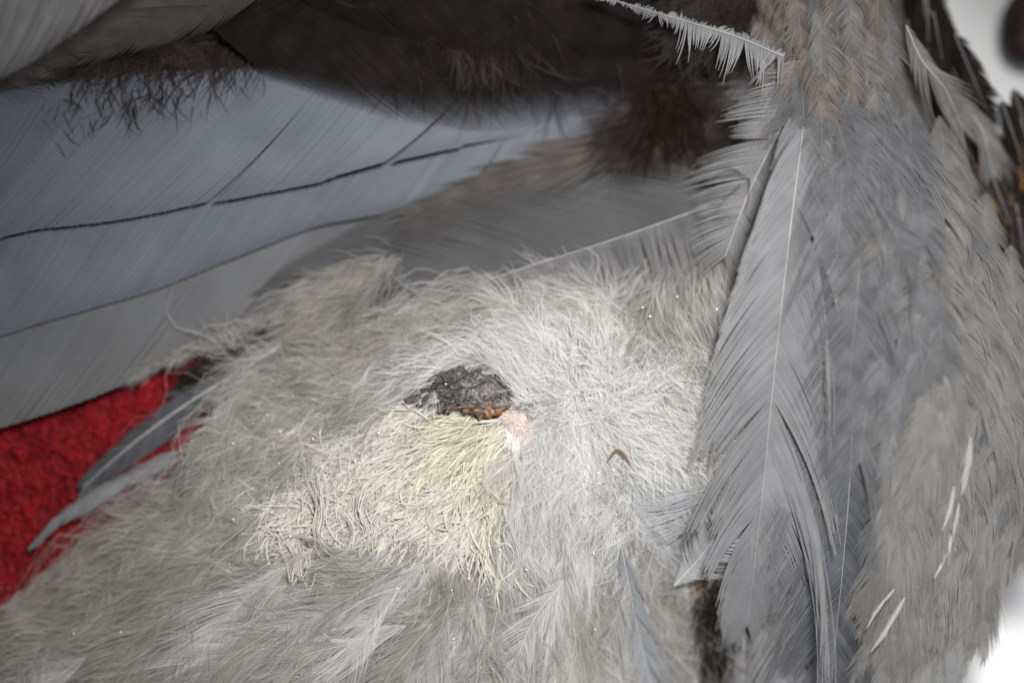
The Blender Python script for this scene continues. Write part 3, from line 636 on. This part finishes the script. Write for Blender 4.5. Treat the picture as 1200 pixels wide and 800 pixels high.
def lumps(x, y):
    """the down lies in locks: low ridges and hollows"""
    a = np.sin(x / 19. + 2.1 * np.sin(y / 41.)) * np.sin(y / 25. + 1.8 * np.sin(x / 53.)); b = np.sin(x / 43. - y / 31. + 1.3 * np.sin(x / 29.))
    return 4.6 * a + 4.6 * b
def down_fill(name, poly, n, mat, Lr, lift, wr, avoid=None, clump=26, amt=.55, curl=.5, sl=-2., roll=.9, spread=.25, m=7, jit=0.):
    q = sample(poly, n, avoid, jit)
    P = strands(q[:, 0], q[:, 1], rng.uniform(*Lr, n), m=m, lift=lift, curl=curl, start_lift=sl, spread=spread)
    P[..., 2] += lumps(P[..., 0], P[..., 1])
    P = in_clumps(P, clump, amt)
    ok = np.ones(len(P), bool)
    for j in (m // 3, m // 2, 3 * m // 4, m - 1):   # the down parts round the mat and the scab
        ok &= ~inside(P[:, j, 0], P[:, j, 1], WAXIN)
    ok |= rng.random(len(P)) < .13
    for j in range(1, m): ok &= ~inside(P[:, j, 0], P[:, j, 1], SCAB)
    P = P[ok]; n = len(P)
    u = np.linspace(0, 1, m)
    w = rng.uniform(*wr, n)[:, None] * (np.minimum(1, .4 + 3 * u) * (1 - .7 * u**1.6))[None]
    b = Batch(); b.ribbons(P, w, rand_side(P, roll))
    o = b.build(name, M[mat], bird, (600, 600, 0)); o['kind'] = 'stuff'
    return o
WHITE = [(330, 470), (430, 412), (560, 365), (720, 352), (852, 350), (836, 560), (800, 640), (815, 720), (820, 830), (330, 830), (250, 720), (260, 580)]
def shrink(p, k):
    c = np.mean(p, 0); return [tuple(c + (np.array(a) - c) * k) for a in p]
WAXIN, SCABIN = shrink(WAX, .90), shrink(SCAB, 1.06)
BRIGHT = [(470, 425), (540, 392), (640, 392), (740, 425), (790, 470), (780, 540), (720, 600), (620, 640), (600, 500), (520, 425)]
down_fill('down_fluff', DOWN, 6500, 'downsoftgrey', (90, 210), 8, (4, 10), avoid=[WAXIN, SCABIN], clump=80, amt=.75, curl=.6, roll=.5, jit=14, m=9)
down_fill('down_fluff', WHITE, 5600, 'downsoftmid', (90, 210), 11, (4, 10), avoid=[WAXIN, SCABIN], clump=61, amt=.75, curl=.8, roll=.5, jit=34, m=9)
down_fill('down_fluff', BRIGHT, 2800, 'downsoft', (70, 160), 14, (3., 9), avoid=[WAXIN, SCABIN], clump=53, amt=.7, curl=.8, roll=.5, jit=44, m=9)
down_fill('down_fluff', [(470, 345), (600, 325), (760, 315), (850, 300), (850, 420), (700, 400), (480, 410)], 1300, 'downsoftmid', (60, 140), 12, (2.5, 7), avoid=[WAXIN, SCABIN], clump=43, amt=.7, curl=.7, roll=.5, jit=18, m=9)
down_fill('down_strands', DOWN, 2600, 'downgrey', (90, 220), 11, (.3, .7), avoid=[WAXIN, SCABIN], clump=43, amt=.7, curl=.9, spread=.35, jit=14, m=9)
down_fill('down_strands', WHITE, 3000, 'downmid', (90, 220), 15, (.3, .65), avoid=[WAXIN, SCABIN], clump=37, amt=.7, curl=.9, spread=.35, jit=34, m=9)
down_fill('down_strands', BRIGHT, 1600, 'down', (70, 180), 18, (.3, .6), avoid=[WAXIN, SCABIN], clump=37, amt=.6, curl=1.0, spread=.45, jit=44, m=9)
down_fill('down_fluff', EDGE, 2600, 'downsoftgrey', (28, 64), 7, (2, 5), clump=31, amt=.6, curl=.7, roll=.5)
SKINP = [(560, 470), (640, 470), (650, 560), (600, 560)]

# individual down feathers: a soft shaft with long loose barbs on both sides
def down_feather(x, y, L, mat, nb=90, lift=10):
    P = strands(np.array([x]), np.array([y]), np.array([L]), m=9, lift=lift, curl=.35, spread=.3)[0]
    P[:, 2] += lumps(P[:, 0], P[:, 1])
    t = rng.uniform(.02, .98, nb) ** .9
    k = t * 8; i = np.clip(k.astype(int), 0, 7); f = (k - i)[:, None]
    B0 = P[i] * (1 - f) + P[i + 1] * f
    T = norm(P[i + 1] - P[i])
    sg = np.where(rng.random(nb) < .5, 1, -1)
    Lf = np.stack([T[:, 1], -T[:, 0], np.zeros(nb)], -1) * sg[:, None]
    bl = L * rng.uniform(.30, .70, nb) * (1 - .5 * t) * (.5 + .5 * np.minimum(1, t * 5))
    m = 7; u = np.linspace(0, 1, m)
    a0 = np.radians(rng.normal(46, 12, nb)); a1 = np.radians(rng.normal(8, 20, nb))
    A = a0[:, None] + (a1 - a0)[:, None] * u + rng.normal(0, .35, nb)[:, None] * np.sin(u[None] * rng.uniform(3, 9, nb)[:, None])
    ax = np.cumsum(np.cos(A), 1) * bl[:, None] / m; sy = np.cumsum(np.sin(A), 1) * bl[:, None] / m
    Q = B0[:, None] + T[:, None] * ax[..., None] + Lf[:, None] * sy[..., None]
    Q[..., 2] += rng.normal(1, 3.2, nb)[:, None] * u[None]**1.3
    b = Batch()
    w = np.where(rng.random(nb) < .4, rng.uniform(.4, .9, nb), rng.uniform(2.2, 5., nb))[:, None] * (1 - .6 * u**1.5)[None]
    b.ribbons(Q, w, rand_side(Q, .6))
    b.tubes(P[None], (np.linspace(1, .3, 9) * .5)[None], 4)
    return b.build('down_feather', M[mat], bird, P[0])
cand = sample(DOWN, 6000, [WAX, SCAB, SKINP])
acc = []
for c in cand:
    if all((c[0] - a[0])**2 + (c[1] - a[1])**2 > 32**2 for a in acc): acc.append(c)
    if len(acc) >= 280: break
for x, y in acc:
    fx, fy = flow(np.array([x]), np.array([y]))
    if any(inside(x + fx * k, y + fy * k, WAXIN)[0] or inside(x + fx * k, y + fy * k, SCABIN)[0] for k in (25, 50, 80, 110)): continue
    white = inside(np.array([x]), np.array([y]), WHITE)[0]
    down_feather(x, y, rng.uniform(80, 150) * (1.3 if y > 640 else 1), ('downsoft' if inside(np.array([x]), np.array([y]), BRIGHT)[0] else 'downsoftmid') if white else 'downsoftgrey', 110)
down_fill('down_strands', [(585, 470), (640, 450), (660, 560), (600, 545)], 600, 'downsoft', (30, 80), 16, (1.5, 4), avoid=[SCABIN], clump=19, amt=.5, curl=1.2, spread=.8)
# long semi-plumes lying over it, their barbs combed in fans
for x, y in sample([(330, 640), (430, 660), (620, 660), (700, 580), (780, 640), (790, 760), (420, 780), (250, 740), (240, 650), (290, 580)], 40):
    semi = on([(x, y)], 0)[0]
    vx, vy = flow(np.array([x]), np.array([y])); L = rng.uniform(110, 190)
    bend = rng.normal(0, .3); c, d = math.cos(bend), math.sin(bend)
    p1 = (x + vx[0] * L / 2, y + vy[0] * L / 2); p2 = (p1[0] + (vx[0] * c - vy[0] * d) * L / 2, p1[1] + (vx[0] * d + vy[0] * c) * L / 2)
    wd = rng.uniform(22, 42)
    vane('semiplume', [(x, y), p1, p2], rng.uniform(8, 17), [(0, wd * .3), (.4, wd), (1, wd * .6)], [(0, wd * .3), (.4, wd), (1, wd * .6)], ('downsoft' if rng.random() < .45 else 'downsoftmid') if x > 330 else 'downsoftgrey',
         spacing=1.8, a0=34, a1=6, clump=6, sa=7, conv=.55, m=8, ragged=.4, shaft_r=.4, wave=9, wscale=2.0, thin=.5, tilt=.2, sz=2., camber=3)
# starburst of short bright down
for i in range(16):
    a = rng.uniform(0, 6.28); down_feather(695 + rng.normal(0, 16), 468 + rng.normal(0, 14), rng.uniform(60, 100), 'downsoft', 60, 16)
down_fill('down_fluff', [(668, 442), (720, 442), (728, 496), (664, 496)], 420, 'downsoft', (40, 90), 13, (2.5, 6), clump=13, amt=.5, curl=.6, spread=1.3, roll=.5)

# brown fluff along the top and top left; dark fluff painting shade in hollow and gaps
def fluff(name, poly, n, mat, ang, Lr, z, wr=(.7, 1.5), sp=.5, curl=.6, clump=22, amt=.6):
    q = sample(poly, n)
    L = rng.uniform(*Lr, n); a = ang + rng.normal(0, sp, n); m = 7
    P = np.zeros((n, m, 3)); cx, cy = q[:, 0].copy(), q[:, 1].copy(); c1 = rng.normal(0, curl, n)
    zz = (H(q[:, 0], q[:, 1]) + z) if not callable(z) else z(q[:, 0], q[:, 1])
    zz = zz + rng.uniform(-4, 6, n)
    for j in range(m):
        u = j / (m - 1)
        P[:, j] = np.stack([cx, cy, zz + 8 * math.sin(u * 2)], -1)
        b = a + c1 * u
        cx = cx + np.cos(b) * L / (m - 1); cy = cy + np.sin(b) * L / (m - 1)
    P = in_clumps(P, clump, amt)
    u = np.linspace(0, 1, m)
    b = Batch(); b.ribbons(P, rng.uniform(*wr, n)[:, None] * (1 - .75 * u**1.5)[None], rand_side(P))
    o = b.build(name, M[mat], bird, (q[:, 0].mean(), q[:, 1].mean(), float(zz.mean()))); o['kind'] = 'stuff'
    return o
fluff('brown_fluff_and_shade', [(20, 120), (110, 60), (300, 40), (310, 74), (200, 105), (60, 150), (0, 160), (-20, 150)], 1500, 'darksoft', 2.2, (30, 76), 22, wr=(4, 11), curl=.8, clump=37, amt=.25, sp=.8)
fluff('brown_fluff_and_shade', [(420, -20), (800, -20), (830, 120), (780, 170), (700, 110), (600, 70), (430, 40)], 3600, 'darksoft', 2.7, (50, 140), 26, sp=.9, curl=1.0, wr=(3., 10), clump=40, amt=.2)
fluff('brown_fluff_and_shade', [(690, 60), (850, 60), (880, 215), (780, 195), (700, 150)], 4000, 'darksoft', 2.0, (40, 100), 16, wr=(2., 6), curl=1.0, sp=.8, clump=33, amt=.5)  # dense dark strands imitate the deep shade of the hollow
fluff('brown_fluff_and_shade', [(822, 690), (846, 670), (852, 820), (824, 820)], 1300, 'dark', 1.6, (30, 60), 6, sp=.5, curl=.8)  # near-black strands painted in where the deep gap is only shaded
fluff('brown_fluff_and_shade', [(715, 128), (800, 100), (870, 100), (880, 225), (800, 205), (725, 180)], 1500, 'darksoft', 2.4, (50, 100), lambda x, y: np.full(len(x), -66.), wr=(3, 8), curl=.9, sp=.8, clump=43, amt=.5)  # dark cover over lit skin, standing in for shade
M['glowtint'] = fibre_mat('rust_glow_down', (.034, .018, .012, 1), (.022, .015, .012, 1), None, vary=.3, trans=.3, rough=.9, spec=.02, fuzz=(.5, .0))  # reddish colour for the warm glow in the hollow
fluff('hollow_glow_fluff', [(752, 80), (806, 80), (815, 150), (765, 175)], 170, 'glowtint', 1.9, (40, 80), lambda x, y: np.full(len(x), -58.), wr=(5, 12), curl=.9, sp=.8, clump=33, amt=.5)  # strands added to paint the warm glow inside the hollow
fluff('brown_fluff_and_shade', [(218, 436), (335, 374), (350, 384), (232, 452)], 500, 'dark', 2.6, (20, 40), lambda x, y: np.full(len(x), -72.), wr=(1, 3), clump=17)  # dark strip standing in for the shade under the wing edge
fluff('brown_fluff_and_shade', [(780, -40), (890, -40), (885, 60), (800, 50)], 900, 'darksoft', 2.2, (40, 90), lambda x, y: np.full(len(x), -50.), wr=(4, 10), curl=.9, sp=.8, clump=43, amt=.3)  # dark cover over a pale patch, continuing the painted shade of the hollow
fluff('edge_fluff', [(150, 432), (215, 405), (330, 356), (345, 366), (215, 420), (150, 445)], 1100, 'downsoftgrey', 2.5, (14, 32), lambda x, y: np.full(len(x), -62.), wr=(1.5, 4), sp=.45, clump=14)
fluff('edge_fluff', [(330, 340), (420, 300), (480, 290), (440, 350), (360, 392)], 1500, 'downsoftgrey', 2.5, (30, 70), 4, wr=(2, 5), sp=.5, clump=24)

# flecks of scurf in the down
n = 70; q_ = sample(DOWN, n); ang = rng.uniform(0, 6.28, n); r_ = rng.uniform(.8, 1.7, n)
P = np.stack([np.stack([q_[:, 0] - np.cos(ang) * r_, q_[:, 1] - np.sin(ang) * r_, H(q_[:, 0], q_[:, 1]) + 13], -1), np.stack([q_[:, 0] + np.cos(ang) * r_, q_[:, 1] + np.sin(ang) * r_, H(q_[:, 0], q_[:, 1]) + 13.6], -1)], 1)
b = Batch(); b.tubes(np.concatenate([P[:, :1], P.mean(1, keepdims=True), P[:, 1:]], 1), np.stack([r_ * .3, r_ * .8, r_ * .2], 1), 5, flat=.5)
M['fleck'] = plain_mat('white_flecks', (.85, .84, .80, 1), (.78, .76, .70, 1), 900, rough=.4)
o = b.build('scurf_flecks', M['fleck'], bird, (600, 600, 0)); o['kind'] = 'stuff'

# ------------------------------------------------------------------ cream powder down: thick matted strands in tufts
def powder():
    cand = sample(WAX, 4000, jit=18.); cand = cand[~inside(cand[:, 0], cand[:, 1], SCABIN)]; roots = []
    for c in cand:
        if all((c[0] - a[0])**2 + (c[1] - a[1])**2 > 12.5**2 for a in roots): roots.append(c)
    for (x, y) in roots:
        n = rng.integers(11, 17)
        xs = x + rng.normal(0, 8, n); ys = y + rng.normal(0, 8, n)
        left = x < 440
        L = rng.uniform(36, 74, n)
        m = 8
        P = np.zeros((n, m, 3)); cx, cy = xs.copy(), ys.copy()
        # combed away from the scab: to the left near it, turning down further out
        base = math.atan2(y - 470, x - 590)
        dirn = np.where(x < 560, 2.95 - min(1., max(0., (y - 480) / 170)) * .8, 2.5 - min(1., max(0, (y - 490) / 120)) * .7)
        a = dirn + rng.normal(0, .5) * (1.5 if left else .35) + rng.normal(0, .4 if left else .24, n); c1 = rng.normal(-.5, 1.2 if left else .75, n)
        ll = rng.uniform(3, 12, n)
        for j in range(m):
            u = j / (m - 1)
            P[:, j] = np.stack([cx, cy, H(cx, cy) - 3 + ll * math.sin(.15 + u * 2.1)], -1)
            b = a + c1 * u
            cx = cx + np.cos(b) * L / (m - 1); cy = cy + np.sin(b) * L / (m - 1)
        u = np.linspace(0, 1, m)
        r = (rng.uniform(1.2, 2.6, n) if left else rng.uniform(1.4, 3.3, n))[:, None] * (np.minimum(1, .55 + u * 2) * (1 - .8 * np.clip((u - .45) / .55, 0, 1)**1.5))[None]
        b = Batch(); b.ribbons(P, r, rand_side(P, .45), rnd=rng.random(n))
        d = math.hypot(x - 560, y - 510)
        b.build('powder_down_tuft', M['waxyellow' if d + rng.normal(0, 14) < 52 or (x > 575 and y > 500) else 'wax'], bird, (x, y, float(H(x, y))))
M['mat'] = plain_mat('cream_mat', (.35, .33, .26, 1), (.25, .235, .185, 1), 500, bump=.6)
powder()
# bundles of stuck-together filaments that curl out of the mat
for pts, nn, wd in [([(322, 640), (332, 652), (338, 678), (344, 660), (356, 648), (372, 644)], 7, 2.2), ([(335, 636), (345, 650), (349, 676), (356, 664), (366, 655)], 6, 2.), ([(372, 560), (378, 600), (374, 630), (384, 650), (410, 656)], 8, 3.),
            ([(360, 560), (372, 590), (368, 620), (378, 646)], 7, 3.), ([(400, 600), (412, 620), (404, 645), (386, 652)], 6, 2.5), ([(430, 570), (422, 600), (432, 625), (425, 648)], 7, 3.), ([(560, 560), (582, 584), (600, 590), (620, 588)], 5, 1.6), ([(580, 640), (596, 636), (604, 648), (594, 656)], 5, 1.5)]:
    C, _ = spline(on(pts, 11), 20)
    P = np.repeat(C[None], nn, 0) + np.cumsum(rng.normal(0, .35, (nn, 20, 3)), 1) + rng.normal(0, wd, (nn, 1, 3)) * np.array([1, 1, .5])
    u = np.linspace(0, 1, 20)
    b = Batch(); b.ribbons(P, rng.uniform(.9, 1.9, nn)[:, None] * np.minimum(1, .4 + 2.5 * np.minimum(u, 1 - u))[None], rand_side(P, .6)); b.build('curled_down_strand', M['wax'], bird, C[0])

# ------------------------------------------------------------------ the scab
def scab():
    q = NT('scab_crust')
    c = q.mix(q.noise(900, 6, .3, .7), (.02, .02, .022, 1), (.10, .095, .097, 1))
    tc = q.n('ShaderNodeTexCoord'); sx = q.n('ShaderNodeSeparateXYZ'); q.l(tc.outputs['Object'], sx.inputs[0])
    ad = q.n('ShaderNodeMath', operation='MULTIPLY'); q.l(q.noise(420, 5, .40, .60, 1.), ad.inputs[0]); q.l(q.ramp(sx.outputs[1], -.0012, -.0026, .12, 1.), ad.inputs[1])
    c = q.mix(ad.outputs[0], c, (.17, .075, .03, 1))
    p = q.n('ShaderNodeBsdfPrincipled'); q.l(c, p.inputs['Base Color']); p.inputs['Roughness'].default_value = .5
    q.l(p.outputs[0], q.out.inputs[0])
    step = 1.6
    xs = np.arange(468, 608, step); ys = np.arange(424, 496, step)
    X, Y = np.meshgrid(xs, ys, indexing='ij')
    wob = 3 * np.sin(X / 5.3 + Y / 3.1) + 2 * np.sin(X / 2.3 - Y / 4.)
    d = np.where(inside(X, Y, SCAB), 1, -1) * edge_dist(X, Y, SCAB) + wob * .7
    Z = H(X, Y) + 9 + 4 * np.sqrt(np.clip(d / 20, 0, 1))
    # cracked, crumbly relief
    for f, a in ((.07, 1.6), (.19, .7), (.41, .5), (.83, .6)):
        p1, p2, p3 = rng.uniform(0, 6, 3)
        Z += a * np.abs(np.sin(X * f + p1 + 1.3 * np.sin(Y * f * 1.2 + p2)) * np.sin(Y * f * 1.4 + p3 + .9 * np.sin(X * f * .8))) - a * .4
    Z += rng.normal(0, .55, X.shape)
    Z = np.where(d < 0, H(X, Y) - 6, Z)
    keep = d > -3
    idx = -np.ones(X.shape, int); idx[keep] = np.arange(keep.sum())
    k = keep[:-1, :-1] & keep[1:, :-1] & keep[1:, 1:] & keep[:-1, 1:]
    b = Batch(); b.v = [np.stack([X[keep], Y[keep], Z[keep]], -1)]
    b.f = [np.stack([idx[:-1, :-1][k], idx[:-1, 1:][k], idx[1:, 1:][k], idx[1:, :-1][k]], -1)]
    b.u = [np.zeros(keep.sum())]; b.r = [np.zeros(keep.sum())]
    o = b.build('scab', q.m, bird, (540, 460, 10)); o['label'] = 'dark crusted scab with rusty patches at the centre'
    n = 90
    s = sample(SCAB, n); a = rng.uniform(0, 6.28, n); L = rng.uniform(8, 22, n); m = 5; u = np.linspace(0, 1, m)
    z0 = H(s[:, 0], s[:, 1]) + 12
    P = np.zeros((n, m, 3))
    bend = rng.normal(0, 1., n)
    P[..., 0] = s[:, :1] + np.cos(a[:, None] + bend[:, None] * u) * L[:, None] * u; P[..., 1] = s[:, 1:] + np.sin(a[:, None] + bend[:, None] * u) * L[:, None] * u * .6
    P[..., 2] = z0[:, None] + rng.uniform(0, 6, n)[:, None] + 3 * np.sin(u * 3)
    h = Batch(); h.ribbons(P, rng.uniform(.8, 1.8, n)[:, None] * (1 - .6 * u)[None], rand_side(P))
    M['crusthair'] = fibre_mat('matted_crust_hair', (.06, .058, .062, 1), (.11, .085, .07, 1), (.15, .12, .10, 1), vary=.7, nscale=700, spec=.4, rough=.4)
    hh = h.build('matted_strands', M['crusthair'], o, (540, 460, 12)); hh['kind'] = 'stuff'
scab()
# bare pink skin beside the scab
def blob(name, poly, mat, lift, bump, step=2.2, label=None, parent=bird):
    xs = np.arange(min(p[0] for p in poly) - 5, max(p[0] for p in poly) + 5, step); ys = np.arange(min(p[1] for p in poly) - 5, max(p[1] for p in poly) + 5, step)
    X, Y = np.meshgrid(xs, ys, indexing='ij')
    d = np.where(inside(X, Y, poly), 1, -1) * edge_dist(X, Y, poly) + rng.normal(0, .5, X.shape)
    Z = H(X, Y) + lift * np.sqrt(np.clip(d / 8, 0, 1)) + rng.normal(0, bump, X.shape) - (d < 0) * 5
    keep = d > -2.5
    idx = -np.ones(X.shape, int); idx[keep] = np.arange(keep.sum())
    k = keep[:-1, :-1] & keep[1:, :-1] & keep[1:, 1:] & keep[:-1, 1:]
    b = Batch(); b.v = [np.stack([X[keep], Y[keep], Z[keep]], -1)]
    b.f = [np.stack([idx[:-1, :-1][k], idx[:-1, 1:][k], idx[1:, 1:][k], idx[1:, :-1][k]], -1)]
    b.u = [np.zeros(keep.sum())]; b.r = [np.zeros(keep.sum())]
    o = b.build(name, mat, parent, (np.mean([p[0] for p in poly]), np.mean([p[1] for p in poly]), 0))
    if label: o['label'] = label
    return o
M['pink'] = plain_mat('pink_skin', (.42, .28, .235, 1), (.56, .49, .45, 1), 800, rough=.5, bump=.5)
M['flake'] = plain_mat('white_scurf', (.72, .70, .66, 1), (.60, .55, .50, 1), 900, rough=.7, bump=.6)
blob('bare_skin', [(580, 482), (598, 474), (614, 484), (628, 500), (624, 524), (610, 528), (594, 508)], M['pink'], 4, .8, label='small patch of bare pink skin beside the scab')
blob('powder_mat', WAX, M['mat'], 0, .6, step=3)
blob('scurf', [(592, 500), (602, 506), (612, 520), (612, 532), (600, 533), (588, 520)], M['flake'], 6, 1.0, label='white scurf below the pink skin')
blob('scurf', [(596, 466), (606, 464), (612, 472), (604, 478)], M['flake'], 5, .9)

# ------------------------------------------------------------------ loose bits
M['leafbrown'] = plain_mat('dry_brown', (.20, .11, .06, 1), (.12, .065, .04, 1), 500, rough=.6, bump=.4)
def chip(name, pts, w, lift, label, cat):
    C, _ = spline(on(pts, lift), 12)
    n = len(C); T = norm(np.gradient(C, axis=0)); sd = norm(np.cross(T, np.array([0, 0, 1.])))
    ww = w * np.sin(np.linspace(.25, math.pi - .15, n)) * (1 + rng.normal(0, .1, n))
    th = 1.2
    rows_ = []
    for k, (s_, z_) in enumerate(((-1, 0), (-.4, th), (.4, th + .4), (1, 0), (.3, -th), (-.3, -th), (-1, 0))):
        r = C + sd * (ww * s_)[:, None] * .5; r[:, 2] += z_; rows_.append(r)
    b = Batch(); b.grid(np.stack(rows_, 1)); o = b.build(name, M['leafbrown'], None, C[0])
    o['label'] = label; o['category'] = cat
    return o
chip('brown_flake', [(712, 540), (722, 528), (732, 534), (740, 547)], 4, 12, 'tiny curled brown flake caught in the white down right of the scab', 'flake')
chip('brown_flake', [(816, 650), (820, 680), (819, 722)], 12, 12, 'brown leaf-like chip in the dark gap beside the long grey feather', 'flake')

# dark round thing lying blurred on the table in the top right corner
def lump():
    b = Batch()
    th = np.linspace(0, math.pi, 12); ph = np.linspace(0, 2 * math.pi, 20)
    A, B_ = np.meshgrid(th, ph, indexing='ij')
    r = 1 + .08 * np.sin(3 * B_ + 1) * np.sin(A) + .05 * np.sin(5 * A + 2 * B_)
    b.grid(np.stack([1215 + 44 * r * np.sin(A) * np.cos(B_), 34 + 48 * r * np.sin(A) * np.sin(B_), TZ + 36 + 36 * r * np.cos(A)], -1))
    M['lump'] = plain_mat('dark_reddish', (.045, .022, .024, 1), (.025, .014, .016, 1), 150, rough=.6)
    o = b.build('dark_pebble', M['lump'], None, (1215, 34, TZ)); o['label'] = 'dark reddish round lump lying blurred on the white tabletop'; o['category'] = 'pebble'
lump()
